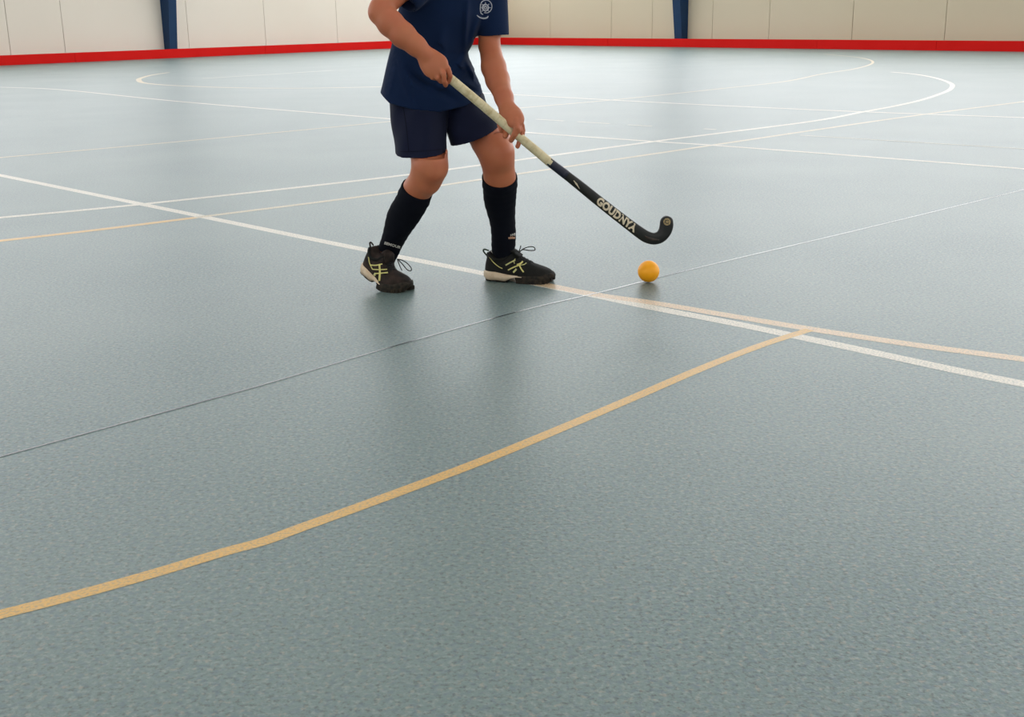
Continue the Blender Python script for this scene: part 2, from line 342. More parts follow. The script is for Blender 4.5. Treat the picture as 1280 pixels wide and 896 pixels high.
# ------------------------------------------------------------------ signed distance volumes
class Vol:
    def __init__(s, lo, hi, h):
        s.lo = np.array(lo, float); s.h = h; s.n = np.ceil((np.array(hi)-s.lo)/h).astype(int)+1
        s.a = np.full(tuple(s.n), .05, np.float32)
    def region(s, lo, hi):
        i0 = np.maximum(((np.array(lo)-s.lo)/s.h).astype(int), 0); i1 = np.minimum(((np.array(hi)-s.lo)/s.h).astype(int)+2, s.n)
        sl = tuple(slice(a, b) for a, b in zip(i0, i1))
        ax = [np.arange(a, b, dtype=np.float32)*s.h+s.lo[k] for k, (a, b) in enumerate(zip(i0, i1))]
        return sl, ax[0][:, None, None], ax[1][None, :, None], ax[2][None, None, :]
    def union(s, fn, lo, hi, k=.01, m=None):
        m = m if m is not None else k*1.5+.01
        sl, X, Y, Z = s.region(np.array(lo)-m, np.array(hi)+m)
        if 0 in s.a[sl].shape: return
        d = fn(X, Y, Z); a = s.a[sl]
        h = np.clip(.5+.5*(a-d)/k, 0, 1); s.a[sl] = (a*(1-h)+d*h-k*h*(1-h)).astype(np.float32)
    def cut(s, fn, lo=None, hi=None):   # keep where fn < 0
        sl, X, Y, Z = s.region(s.lo if lo is None else lo, s.lo+s.n*s.h if hi is None else hi)
        s.a[sl] = np.maximum(s.a[sl], fn(X, Y, Z)).astype(np.float32)
    def cone(s, p, q, r1, r2, k=.01):
        p = np.array(p, float); q = np.array(q, float); ba = q-p; l2 = float(ba@ba)+1e-12
        R = max(r1, r2)
        def fn(X, Y, Z):
            x, y, z = X-p[0], Y-p[1], Z-p[2]
            t = np.clip((x*ba[0]+y*ba[1]+z*ba[2])/l2, 0, 1)
            return np.sqrt((x-t*ba[0])**2+(y-t*ba[1])**2+(z-t*ba[2])**2)-(r1+(r2-r1)*t)
        s.union(fn, np.minimum(p, q)-R, np.maximum(p, q)+R, k)
    def chain(s, pts, k=.01):           # pts: (point, radius)
        for (p, r1), (q, r2) in zip(pts[:-1], pts[1:]): s.cone(p, q, r1, r2, k)
    def ell(s, c, ax, R, k=.01):        # ellipsoid: centre, rotation columns ax (3x3), radii
        c = np.array(c, float); R = np.array(R, float); m = R.max()
        def fn(X, Y, Z):
            x, y, z = X-c[0], Y-c[1], Z-c[2]
            u = [(x*ax[i][0]+y*ax[i][1]+z*ax[i][2]) for i in range(3)]
            k0 = np.sqrt(sum((u[i]/R[i])**2 for i in range(3))); k1 = np.sqrt(sum((u[i]/R[i]**2)**2 for i in range(3)))+1e-9
            return k0*(k0-1)/k1
        s.union(fn, c-m, c+m, k)
    def mesh(s):
        a = s.a; ins = a < 0; n = a.shape
        c = np.zeros(tuple(k-1 for k in n), np.uint8)
        for i in (0, 1):
            for j in (0, 1):
                for k in (0, 1): c += ins[i:n[0]-1+i, j:n[1]-1+j, k:n[2]-1+k]
        act = np.argwhere((c > 0) & (c < 8)); idx = np.full(c.shape, -1, np.int32); idx[tuple(act.T)] = np.arange(len(act))
        acc = np.zeros((len(act), 3)); cnt = np.zeros(len(act))
        val = {}
        for i in (0, 1):
            for j in (0, 1):
                for k in (0, 1): val[i, j, k] = a[act[:, 0]+i, act[:, 1]+j, act[:, 2]+k].astype(float)
        for p in val:
            for ax in range(3):
                if p[ax]: continue
                q = list(p); q[ax] = 1; q = tuple(q); u, w_ = val[p], val[q]; x = (u < 0) != (w_ < 0)
                t = np.where(x, u/np.where(x, u-w_, 1), 0); pos = np.tile(np.array(p, float), (len(act), 1)); pos[:, ax] = t
                acc += pos*x[:, None]; cnt += x
        V = s.lo+(act+acc/cnt[:, None])*s.h; Fs = []
        for ax in range(3):
            b, cx = [(1, 2), (2, 0), (0, 1)][ax]
            lo = [slice(None)]*3; hi = [slice(None)]*3; lo[ax] = slice(0, n[ax]-1); hi[ax] = slice(1, n[ax])
            e = ins[tuple(lo)] != ins[tuple(hi)]; E = np.argwhere(e)
            E = E[(E[:, b] > 0) & (E[:, cx] > 0) & (E[:, b] < n[b]-1) & (E[:, cx] < n[cx]-1)]
            s0 = ins[tuple(E.T)]
            def g(db, dc): Q = E.copy(); Q[:, b] -= db; Q[:, cx] -= dc; return idx[tuple(Q.T)]
            q = np.stack([g(1, 1), g(0, 1), g(0, 0), g(1, 0)], 1); q[~s0] = q[~s0][:, ::-1]; Fs.append(q)
        return V, np.concatenate(Fs)
def smooth_mesh(V, Fq, it=2, lam=.5):
    e = np.concatenate([Fq[:, [0, 1]], Fq[:, [1, 2]], Fq[:, [2, 3]], Fq[:, [3, 0]]]); e = np.concatenate([e, e[:, ::-1]])
    for _ in range(it):
        acc = np.zeros_like(V); 
        for k in range(3): acc[:, k] = np.bincount(e[:, 0], V[e[:, 1], k], len(V))
        c = np.bincount(e[:, 0], minlength=len(V)); V = V+lam*(acc/c[:, None]-V)
    return V
def vol_obj(name, vol, m, parent, it=2):
    V, Fq = vol.mesh(); V = smooth_mesh(V, Fq, it)
    me = bpy.data.meshes.new(name); me.vertices.add(len(V)); me.vertices.foreach_set('co', V.astype(np.float32).ravel())
    me.loops.add(len(Fq)*4); me.loops.foreach_set('vertex_index', Fq.astype(np.int32).ravel())
    me.polygons.add(len(Fq)); me.polygons.foreach_set('loop_start', np.arange(0, len(Fq)*4, 4, dtype=np.int32))
    me.update(calc_edges=True); me.validate()
    me.polygons.foreach_set('use_smooth', np.ones(len(me.polygons), bool)); me.materials.append(m)
    o = bpy.data.objects.new(name, me); COL.objects.link(o)
    if parent is not None: o.parent = parent; o.matrix_parent_inverse = parent.matrix_world.inverted()
    return o, V, Fq
def bvh_of(o):
    me = o.data; return BVHTree.FromPolygons([v.co[:] for v in me.vertices], [tuple(p.vertices) for p in me.polygons])
CAMV = Vector((0, 0, CAM_H))
def hit(bvh, px, py, off=.0012):    # the surface point seen at a traced point, lifted off the surface
    d = Vector(ray(px, py)).normalized(); r = bvh.ray_cast(CAMV, d)
    if r[0] is None: return None
    return r[0]-d*off
def ribbon(name, bvh, pts, wpx, m, parent, off=.0012, th=.001, n=6):
    P = catmull(pts, n); W_ = wpx if hasattr(wpx, '__len__') else [wpx]*len(pts)
    Wc = np.interp(np.linspace(0, len(pts)-1, len(P)), range(len(pts)), W_)
    rows = []
    for i, p in enumerate(P):
        t = P[min(i+1, len(P)-1)]-P[max(i-1, 0)]; t = t/(np.linalg.norm(t)+1e-9); q = np.array([-t[1], t[0]])
        r = [hit(bvh, *(p+q*Wc[i]*s), off) for s in (-.5, 0, .5)]
        rows.append(None if any(x is None for x in r) else r)
    v = []; f = []; prev = False
    for r in rows:
        if r is None: prev = False; continue
        b = len(v); v += [tuple(x) for x in r]
        if prev and (r[1]-last).length < .03:
            f += [(b-3, b-2, b+1, b), (b-2, b-1, b+2, b+1)]
        prev = True; last = r[1]
    if not f: return None
    o = obj(name, v, f, m, parent, True); so = o.modifiers.new('solid', 'SOLIDIFY'); so.thickness = th; so.offset = 0; return o

# ------------------------------------------------------------------ the player
ROOT = empty('person', fl(560, 357)); ROOT['category'] = 'person'
ROOT['label'] = 'young hockey player in navy shirt and shorts with black knee socks, gripping a stick'
PX = 1/374.0
def stickY(x): return 3.585+(x-560)/270*.2
def sections(tab):
    """generalised elliptic column; tab rows (z, cx, cy, a, b, yaw)"""
    T = np.array(tab, float); T = T[np.argsort(T[:, 0])]
    def fn(X, Y, Z, inset=0.0, zz=None):
        z = Z.ravel(); c = [np.interp(z, T[:, 0], T[:, i])[None, None, :] for i in range(1, 6)]
        x, y = X-c[0], Y-c[1]; cs, sn = np.cos(c[4]), np.sin(c[4]); u = x*cs+y*sn; v = -x*sn+y*cs
        a, b = c[2]-inset, c[3]-inset
        th = np.arctan2(v/b, u/a)
        k0 = np.sqrt((u/a)**2+(v/b)**2); k1 = np.sqrt((u/a**2)**2+(v/b**2)**2)+1e-6
        return (k0*(k0-1)/k1), th, u, v
    return fn
def secrow(y, xl, xr, Y, b, yaw):   # picture row and its left and right silhouettes at depth Y
    p, q = at(xl, y, Y), at(xr, y, Y); cx = (p[0]+q[0])/2; hw = (q[0]-p[0])/2
    # half-width of a rotated ellipse: hw^2 = a^2 cos^2 + b^2 sin^2
    a = math.sqrt(max(hw*hw-(b*math.sin(yaw))**2, 1e-4))/math.cos(yaw)
    return (at((xl+xr)/2, y, Y)[2], cx, Y, a, b, yaw)
TY = math.radians(-24)      # chest plane turned: the viewer's left side is nearer
tor = sections([secrow(150, 471, 611, 3.90, .125, math.radians(22)), secrow(135, 473, 609, 3.90, .125, math.radians(22)), secrow(118, 476, 604.5, 3.895, .122, math.radians(22)),
    secrow(97, 480.5, 595, 3.885, .116, math.radians(22)), secrow(81, 484.5, 588, 3.88, .112, math.radians(22)), secrow(66, 488, 583.5, 3.87, .108, math.radians(22)),
    secrow(46, 492, 594, 3.86, .108, math.radians(22)), secrow(20, 497, 610, 3.85, .110, math.radians(23)), secrow(-15, 505, 622, 3.84, .108, math.radians(25)),
    secrow(-40, 515, 622, 3.83, .095, math.radians(25)), secrow(-60, 535, 612, 3.83, .07, math.radians(25)), secrow(-72, 553, 602, 3.84, .055, math.radians(25)), secrow(-80, 558, 600, 3.84, .05, math.radians(25))])
shoL = sections([secrow(60, 495, 555, 3.90, .095, 0), secrow(125, 487.5, 566, 3.875, .100, 0), secrow(150, 490, 561, 3.84, .098, 0), secrow(175, 493, 558.5, 3.80, .090, 0), secrow(200, 495.5, 559, 3.77, .088, 0)])
shoR = sections([secrow(60, 540, 592, 3.95, .10, 0), secrow(112, 548, 599, 3.93, .10, 0), secrow(120, 549, 605, 3.93, .10, 0), secrow(135, 552, 613, 3.91, .098, 0), secrow(160, 558, 626.5, 3.87, .090, 0), secrow(178, 563, 635, 3.85, .090, 0), secrow(190, 566, 640, 3.845, .090, 0)])
HEMX = [at(x, y, 3.82)[0] for x, y in ((470, 116), (476, 118), (488, 128.5), (520, 136), (550, 139), (585, 132), (598, 122), (606, 115))]
HEMZ = [at(x, y, 3.82)[2] for x, y in ((470, 116), (476, 118), (488, 128.5), (520, 136), (550, 139), (585, 132), (598, 122), (606, 115))]
def planecut(p, n):
    p = np.array(p); n = np.array(n, float); n /= np.linalg.norm(n)
    return lambda X, Y, Z: (X-p[0])*n[0]+(Y-p[1])*n[1]+(Z-p[2])*n[2]
lo = (-.52, 3.42, -.01); hi = (.27, 4.15, 1.46)
body = Vol(lo, hi, .0026)
def J(px, py, Y, r): return (at(px, py, Y), r)
# legs
SOCK_L = [((521.5, 236.5, 3.775), .0495), ((514, 253, 3.80), .0525), ((503.5, 272, 3.84), .0515), ((495, 290, 3.87), .0425), ((489, 304, 3.893), .037), ((485.5, 315, 3.91), .0355), ((480, 331, 3.915), .028)]
SOCK_R = [((624.5, 221.5, 3.85), .0555), ((624.5, 236, 3.875), .0555), ((625.5, 252, 3.90), .0525), ((628, 276, 3.93), .0435), ((629.2, 296, 3.945), .0415), ((629.5, 311, 3.955), .0395), ((630, 333, 3.96), .028)]
legL = [J(522, 85, 3.90, .070), J(530, 150, 3.84, .060), J(536, 190, 3.765, .055), J(537.5, 208, 3.735, .0535), J(532, 224, 3.75, .047)]+[(at(*p), r-.0075) for p, r in SOCK_L[:6]]
legR = [J(575, 85, 3.95, .070), J(596, 140, 3.90, .066), J(613, 174, 3.855, .061), J(620.5, 192, 3.83, .0545), J(622.5, 205, 3.835, .0475)]+[(at(*p), r-.0075) for p, r in SOCK_R[:6]]
body.chain(legL, .02); body.chain(legR, .02)
body.cone(at(541, 205, 3.705), at(541.5, 214, 3.702), .030, .026, .03)      # kneecaps
body.cone(at(626, 190, 3.795), at(626, 199, 3.795), .030, .026, .03)
# torso
pel = at(549, 72, 3.91); chest = at(566, -10, 3.86); neckb = at(578, -72, 3.85)
body.cone(at(530, 78, 3.88), at(568, 78, 3.95), .085, .085, .03)
body.cone(pel, chest, .088, .098, .03)
shR = at(531, -50, 3.755); shL = at(612, -52, 3.90)
body.cone(chest, at(572, -45, 3.85), .10, .085, .03)
body.cone(shR, shL, .052, .052, .04)
headc = at(598, -128, 3.76)
body.cone(neckb, headc+np.array([-.01, .02, -.05]), .050, .046, .02)
# arms
SHX = [at(x, 180, 3.8)[0] for x in (480, 556, 558, 600, 640)]; SHZ = [at(x, y, 3.8)[2] for x, y in ((480, 194), (556, 193), (558, 185), (600, 174), (640, 159))]
def inside_shorts(X, Y, Z):
    zz = np.interp(X.ravel(), SHX, SHZ)[:, None, None]
    return np.where(Z+.0*X+.0*Y > zz, np.minimum(shoL(X, Y, Z)[0], shoR(X, Y, Z)[0])+.002+.015*np.clip((Z-zz)/.03, 0, 1), -.05)
def inside_shirt(X, Y, Z):
    zz = np.interp(X.ravel(), HEMX, HEMZ)[:, None, None]+.002
    return np.where((Z+.0*X+.0*Y > zz) & (Z < shL[2]-.06), tor(X, Y, Z)[0]+.026, -.05)
body.cut(inside_shorts); body.cut(inside_shirt)
armR = [(shR, .052), J(503, -18, 3.68, .041), J(477, 10, 3.625, .033), J(474.5, 16, 3.62, .032)]
foreR = [J(476, 16, 3.62, .034), J(488, 29, 3.605, .0375), J(504, 44, 3.59, .036), J(520, 57, 3.58, .029), J(531.5, 67.5, 3.575, .0245)]
armL = [(shL, .050), J(613, 0, 3.885, .038), J(612, 40, 3.865, .034), J(611.5, 56, 3.855, .033)]
foreL = [J(612, 58, 3.85, .033), J(617, 84, 3.80, .0375), J(622, 100, 3.77, .036), J(630, 122, 3.70, .0275), J(633, 133, 3.675, .0255)]
for c in (armR, foreR, armL, foreL): body.chain(c, .012)
def frame(a, b, nrm):    # orthonormal axes: along a->b, across, normal
    u = np.array(b)-np.array(a); u /= np.linalg.norm(u); n = np.array(nrm, float); n -= u*(n@u); n /= np.linalg.norm(n); return [u, np.cross(n, u), n]
# upper hand (viewer's left)
wA = at(531.5, 67.5, 3.575); kA = at(549, 87, 3.56)
axA = frame(wA, kA, (-.25, -1, .25))
body.ell(at(540.5, 79, 3.572), axA, (.047, .037, .019), .010)
body.ell(at(545.5, 83, 3.568), axA, (.034, .038, .017), .008)
body.cone(at(532, 72, 3.577), at(536, 88, 3.575), .017, .013, .012)
def digit(pts, r, k=.0018):
    R = np.linspace(r, r*.84, len(pts)); body.chain([(at(*p), q) for p, q in zip(pts, R)], k)
YA = 3.585
digit([(552, 76.5, YA-.018), (560, 86, YA-.028), (562.8, 95, YA-.025), (560.8, 102, YA-.010)], .0084)
digit([(548, 83, YA-.022), (554.5, 92, YA-.038), (555.5, 101, YA-.031), (557, 106.3, YA-.010)], .0086)
digit([(542, 87, YA-.020), (547, 97, YA-.031), (551, 101.5, YA-.018), (555, 101, YA+.004)], .0082)
digit([(536.5, 89, YA-.014), (540.5, 97, YA-.022), (547, 98.5, YA-.004), (550, 98, YA+.010)], .0074)
digit([(541, 71, YA+.004), (550, 75, YA+.020), (558, 84, YA+.024), (562, 91, YA+.022)], .0095, .006)
# lower hand (viewer's right)
YB = stickY(645)
axB = frame(at(633, 133, 3.675), at(646, 153, 3.64), (.15, -1, .2))
body.ell(at(640, 144.5, 3.656), axB, (.043, .033, .019), .012)
body.ell(at(643.5, 149, 3.638), axB, (.030, .029, .016), .008)
digit([(630, 139, YB+.026), (626.5, 147, YB+.030), (625.8, 156, YB+.026), (627, 163, YB+.012)], .0105, .008)     # thumb passes behind the stick
digit([(642, 152, YB-.004), (638, 158, YB+.018), (634.5, 163, YB+.014), (631.5, 170, YB-.003)], .0105)
digit([(645, 150, YB-.020), (646.3, 160, YB-.028), (643.3, 168, YB-.025), (639, 175, YB-.008)], .0104)
digit([(648, 151, YB-.012), (651, 163, YB-.004), (650, 175, YB+.004), (647, 183, YB+.004)], .0088)
digit([(649, 149, YB+.004), (653, 157, YB+.016), (654, 163, YB+.020), (653.5, 168, YB+.018)], .0076)
body.cone(at(646.5, 151, YB-.018), at(648, 163, YB-.024), .0105, .0098, .003)
# head, face turned to the ball
hf = np.array([.72, -.62, -.42]); hf /= np.linalg.norm(hf)
hs = np.cross(Zv, hf); hs /= np.linalg.norm(hs); hu = np.cross(hf, hs)
HA = [hf, hs, hu]
def H(a, b, c): return headc+hf*a+hs*b+hu*c
body.ell(H(-.012, 0, .028), HA, (.092, .072, .086), .01)
body.ell(H(.022, 0, -.035), HA, (.062, .055, .068), .03)
body.cone(H(.052, 0, -.082), H(.05, 0, -.078), .022, .02, .025)
body.cone(H(.078, 0, .012), H(.098, 0, -.022), .007, .0105, .010)
for sg in (-1, 1):
    body.cone(H(.092, sg*.009, -.026), H(.088, sg*.011, -.026), .006, .006, .006)
    body.cone(H(.074, sg*.018, .026), H(.066, sg*.042, .024), .008, .007, .010)
    body.cone(H(.056, sg*.036, -.03), H(.06, sg*.03, -.02), .018, .016, .02)
    body.ell(H(-.012, sg*.072, -.012), HA, (.018, .007, .029), .005)
body.cone(H(.083, -.018, -.050), H(.083, .018, -.050), .006, .006, .006)
body.cone(H(.080, -.014, -.060), H(.080, .014, -.060), .0075, .0075, .006)
# feet inside the shoes
def footpts(heel, toe): return heel, toe
hR, tR = fl(613, 349)+np.array([0, .014, 0]), fl(692, 353.2)+np.array([0, .006, 0])       # viewer's right shoe
hL, tL = fl(456.5, 354)+np.array([0, -.004, 0]), fl(512, 363.5)+np.array([0, -.010, 0])      # viewer's left shoe (heel raised)
body.chain([(legR[-1][0], .030), (hR+(tR-hR)*.22+Zv*.05, .024), (hR+(tR-hR)*.75+Zv*.035, .022)], .02)
body.chain([(legL[-1][0], .027), (hL+(tL-hL)*.27+Zv*.075, .022), (hL+(tL-hL)*.75+Zv*.036, .02)], .02)
bo, _, _ = vol_obj('body', body, M['skin'], ROOT, 2); del body

# eyes
for sg in (-1, 1):
    mb = MB(); c = H(.072, sg*.028, .008); r = .0125; v = []; f = []
    n1, n2 = 10, 14
    for i in range(n1+1):
        for k in range(n2):
            a, b = math.pi*i/n1, 2*math.pi*k/n2; v.append(c+r*(math.cos(a)*hf+math.sin(a)*(math.cos(b)*hs+math.sin(b)*hu)))
    for i in range(n1):
        for k in range(n2): f.append((i*n2+k, i*n2+(k+1) % n2, (i+1)*n2+(k+1) % n2, (i+1)*n2+k))
    m_ = [0 if i >= 3 else (2 if i < 1 else 1) for i in range(n1) for k in range(n2)]
    obj('eye', v, f, None, ROOT, True, [mat('eye_white', (225, 222, 215), .2), mat('eye_iris', (80, 60, 40), .2), mat('eye_pupil', (8, 8, 8), .1)], m_)
# hair
hv = Vol(headc-.14, headc+.15, .003)
hv.ell(H(-.018, 0, .036), HA, (.100, .081, .090), .01)
hv.ell(H(-.045, 0, -.01), HA, (.070, .076, .075), .02)
def hcut(X, Y, Z):
    x, y, z = X-headc[0], Y-headc[1], Z-headc[2]; a = x*hf[0]+y*hf[1]+z*hf[2]; c = x*hu[0]+y*hu[1]+z*hu[2]
    s = x*hs[0]+y*hs[1]
    wav = .003*np.sin(s*260)+.002*np.sin(a*170+1)
    return np.maximum(np.minimum(a-.012-c*.0, -(c-.062-.3*np.abs(s)))*.9, -(c+.055))+wav
hv.cut(hcut); vol_obj('hair', hv, M['hair'], ROOT, 1)

# ------------------------------------------------------------------ clothing
def folds(X, Y, Z):
    """drape of the shirt: creases radiating from the waist and hanging down the front"""
    d = 0
    for (x1, y1, x2, y2, wd, amp) in FOLDS:
        p, q = at(x1, y1, 3.80), at(x2, y2, 3.80); bx, bz = q[0]-p[0], q[2]-p[2]; l2 = bx*bx+bz*bz
        t = np.clip(((X-p[0])*bx+(Z-p[2])*bz)/l2, 0, 1)
        dd = (X-p[0]-t*bx)**2+(Z-p[2]-t*bz)**2
        d = d - 2.3*amp*np.exp(-dd/(wd*wd))*np.sin(np.pi*np.clip(t*.9+.05, 0, 1))*(Y < 3.95)
    return d+.0015*np.sin(X*38+Z*17)*np.sin(Z*31-X*12)
FOLDS = [(586, -5, 580, 70, .008, .006), (581, 70, 562, 100, .010, .005), (582, 76, 600, 110, .007, .006), (584, 88, 545, 112, .009, .006), (586, 80, 555, 96, .007, .005),
         (492, 60, 483, 120, .012, .006), (505, 80, 540, 118, .012, -.006), (515, 95, 575, 128, .010, -.005), (600, 20, 583, 66, .010, .006), (500, 70, 520, 132, .012, .005), (570, 105, 598, 118, .008, -.005), (555, 30, 548, 95, .016, .005), (615, -5, 603, 38, .007, .004)]
sh = Vol((-.50, 3.55, .48), (.27, 4.10, 1.20), .0032)
sh.union(lambda X, Y, Z: tor(X, Y, Z)[0]+folds(X, Y, Z), sh.lo, sh.lo+sh.n*sh.h, .004)
# sleeves
def sleeve(vol, a, b, r1, r2, k=.02):
    vol.cone(a, b, r1, r2, k)
sA0, sA1 = shR+np.array([.02, 0, 0]), at(495, -15, 3.665)
sleeve(sh, sA0, at(509, -10, 3.69), .070, .060, .03)
sB1 = at(616, 50, 3.865)
sleeve(sh, shL+np.array([-.015, 0, .0]), at(617.5, 48, 3.865), .066, .0485, .015)
def rm(X, Y, Z):
    h = np.interp(X.ravel(), HEMX, HEMZ)[:, None, None]+.0*Y
    return h-Z
sh.cut(rm)
# sleeve ends: trimmed square to the arm
eA = at(509, 9, 3.675); nA = at(476, 42, 3.62)-at(497, 18, 3.66); nA = np.array([nA[0], -.02, nA[2]])
cutA = planecut(eA, nA)
lA, hA = at(455, 60, 3.55), at(538, -70, 3.73)
lo_ = np.minimum(lA, hA)-[0, .1, 0]; hi_ = np.maximum(lA, hA)+[0, .02, 0]
# the trim plane works on the sleeve only, in front of the trunk
def trimA(X, Y, Z):
    d = cutA(X, Y, Z); t = tor(X, Y, Z)[0]
    return np.where(t > .004, d, -.02)
sh.cut(trimA)
eB = at(617, 44.5, 3.865)
cutB = planecut(eB, (.03, 0, -1))
def trimB(X, Y, Z):
    d = cutB(X, Y, Z); t = tor(X, Y, Z)[0]
    return np.where((t > .003) & (X > at(592, 50, 3.8)[0]), d, -.02)
sh.cut(trimB)
# hollow the openings
def hollow(vol, fn_inner, fn_zone): vol.cut(lambda X, Y, Z: -np.maximum(fn_inner(X, Y, Z), fn_zone(X, Y, Z)))
hollow(sh, lambda X, Y, Z: tor(X, Y, Z, .014)[0], lambda X, Y, Z: Z-(np.interp(X.ravel(), HEMX, HEMZ)[:, None, None]+.03))
def conefn(p, q, r1, r2):
    p = np.array(p); q = np.array(q); ba = q-p; l2 = ba@ba
    def fn(X, Y, Z):
        x, y, z = X-p[0], Y-p[1], Z-p[2]; t = np.clip((x*ba[0]+y*ba[1]+z*ba[2])/l2, 0, 1.5)
        return np.sqrt((x-t*ba[0])**2+(y-t*ba[1])**2+(z-t*ba[2])**2)-(r1+(r2-r1)*t)
    return fn
hollow(sh, conefn(sA0, at(509, -10, 3.69), .058, .050), lambda X, Y, Z: -(cutA(X, Y, Z)+.03))
hollow(sh, conefn(shL+np.array([-.015, 0, 0]), at(617.5, 48, 3.865), .056, .042), lambda X, Y, Z: -(cutB(X, Y, Z)+.03))
# neck opening
sh.cut(lambda X, Y, Z: -conefn(neckb+Zv*-.02, headc, .056, .06)(X, Y, Z))
sho, _, _ = vol_obj('shirt', sh, M['shirt'], ROOT, 2); del sh
SHB = bvh_of(sho)

# shorts
so = Vol((-.40, 3.60, .28), (.27, 4.12, .80), .0032)
so.union(lambda X, Y, Z: shoL(X, Y, Z)[0]+.003*np.sin(X*60+Z*14)+.002*np.sin(X*95-Z*30), so.lo, so.lo+so.n*so.h, .004)
v2 = Vol(so.lo, so.lo+(so.n-1)*so.h, so.h)
v2.union(lambda X, Y, Z: shoR(X, Y, Z)[0]+.003*np.sin(X*55-Z*34)+.002*np.sin(Z*90+X*20), v2.lo, v2.lo+v2.n*v2.h, .004)
pl1 = planecut(at(525, 192.5, 3.75), (.03, 0.12, -1)); pl2 = planecut(at(592, 174, 3.80), (.36, .12, -1))
so.cut(pl1); v2.cut(pl2)
hollow(so, lambda X, Y, Z: shoL(X, Y, Z, .013)[0], lambda X, Y, Z: -(pl1(X, Y, Z)+.03))
hollow(v2, lambda X, Y, Z: shoR(X, Y, Z, .013)[0], lambda X, Y, Z: -(pl2(X, Y, Z)+.03))
k = .006; h_ = np.clip(.5+.5*(so.a-v2.a)/k, 0, 1); so.a = (so.a*(1-h_)+v2.a*h_-k*h_*(1-h_)).astype(np.float32); del v2
so.cone(at(535, 80, 3.88), at(570, 80, 3.94), .088, .088, .02)
so.cut(lambda X, Y, Z: Z-at(550, 62, 3.88)[2])
so.cut(lambda X, Y, Z: np.where(Z+.0*X+.0*Y > np.interp(X.ravel(), HEMX, HEMZ)[:, None, None]+.002, tor(X, Y, Z)[0]+.017, -.05))
shorts, _, _ = vol_obj('shorts', so, M['shorts'], ROOT, 2); del so
STB = bvh_of(shorts)
ribbon('hem_seam', STB, [(496, 189.5), (525, 189), (554, 186.5)], .5, M['sock'], shorts, .0008, .0006)
ribbon('side_seam', STB, [(504, 134), (508, 160), (511, 190)], .5, M['sock'], shorts, .0008, .0006)

# socks
def sock(leg, cuff, parent, ink):
    n = 28; mb = MB(); P = [p for p, r in leg]; R = [r for p, r in leg]
    pts = [np.array(list(p)+[r]) for p, r in zip(P, R)]; C = catmull(pts, 6)
    rings = []
    ax = [C[min(i+1, len(C)-1)][:3]-C[max(i-1, 0)][:3] for i in range(len(C))]
    L = 0
    for i, c in enumerate(C):
        t = ax[i]/np.linalg.norm(ax[i]); a = np.cross(t, [0, 1.0, 0]); a /= np.linalg.norm(a); b = np.cross(a, t)
        r = c[3]+(.0022 if i < 5 else 0)+.0007*math.sin(i*2.1)
        if i == 0: rings.append([c[:3]+t*.012+(r-.007)*(math.cos(q)*a+math.sin(q)*b) for q in np.linspace(0, 2*math.pi, n, endpoint=False)])
        if i == 0: rings.append([c[:3]-t*.001+(r-.004)*(math.cos(q)*a+math.sin(q)*b) for q in np.linspace(0, 2*math.pi, n, endpoint=False)])
        rings.append([c[:3]+(r+.0012*math.sin(3*q+i*.35))*(math.cos(q)*a+math.sin(q)*b) for q in np.linspace(0, 2*math.pi, n, endpoint=False)])
    v = [q for r in rings for q in r]; f = []
    for i in range(len(rings)-1):
        for k in range(n): f.append((i*n+k, (i+1)*n+k, (i+1)*n+(k+1) % n, i*n+(k+1) % n))
    f.append(tuple((len(rings)-1)*n+k for k in range(n))[::-1])
    return obj('sock', v, f, M['sock'], parent, True)
def K4(p, r): return (at(*p), r)
sockL = sock([K4(*q) for q in SOCK_L], 5, ROOT, None)
sockR = sock([K4(*q) for q in SOCK_R], 5, ROOT, None)

def glyphs(text, bold=.0):
    cu = bpy.data.curves.new('t', 'FONT'); cu.body = text; cu.size = 1; cu.offset = bold; cu.resolution_u = 3
    o = bpy.data.objects.new('t', cu); COL.objects.link(o); bpy.context.view_layer.update()
    me = o.to_mesh(); V = np.array([v.co[:] for v in me.vertices]); Fc = [tuple(p.vertices) for p in me.polygons]; o.to_mesh_clear()
    bpy.data.objects.remove(o); bpy.data.curves.remove(cu); return V, Fc
def text_on(name, bvh, text, p0, p1, hpx, m, parent, bold=.02, off=.0012, shear=0, th=.0006):
    V, Fc = glyphs(text, bold); x0, x1 = V[:, 0].min(), V[:, 0].max(); y0, y1 = V[:, 1].min(), V[:, 1].max()
    p0 = np.array(p0, float); p1 = np.array(p1, float); d = p1-p0; n = np.array([d[1], -d[0]]); n = n/np.linalg.norm(n)
    if n[1] > 0: n = -n
    out = []; bad = set()
    for i, (x, y, z) in enumerate(V):
        v_ = (y-y0)/(y1-y0); q = p0+d*((x-x0)/(x1-x0)+shear*v_)+n*hpx*(v_-.5); h = hit(bvh, q[0], q[1], off)
        if h is None: bad.add(i); h = Vector((0, 0, 0))
        out.append(tuple(h))
    Fc = [f for f in Fc if not bad & set(f)]
    if not Fc: return None
    o = obj(name, out, Fc, m, parent, False); s = o.modifiers.new('solid', 'SOLIDIFY'); s.thickness = th; s.offset = 0; return o
SLB, SRB = bvh_of(sockL), bvh_of(sockR)
text_on('sock_print', SLB, 'SEMOUR', (480.5, 303.5), (501, 309.5), 3.4, M['print'], sockL, .03)
text_on('sock_print', SRB, 'adidas', (635.5, 297), (643.8, 296.6), 3.4, M['print_o'], sockR, .03)
for i in range(3): ribbon('sock_print', SRB, [(638.5+i*2.2, 294.5), (639.5+i*2.2-.6, 293-i*.9)], 1.2, M['print'], sockR)

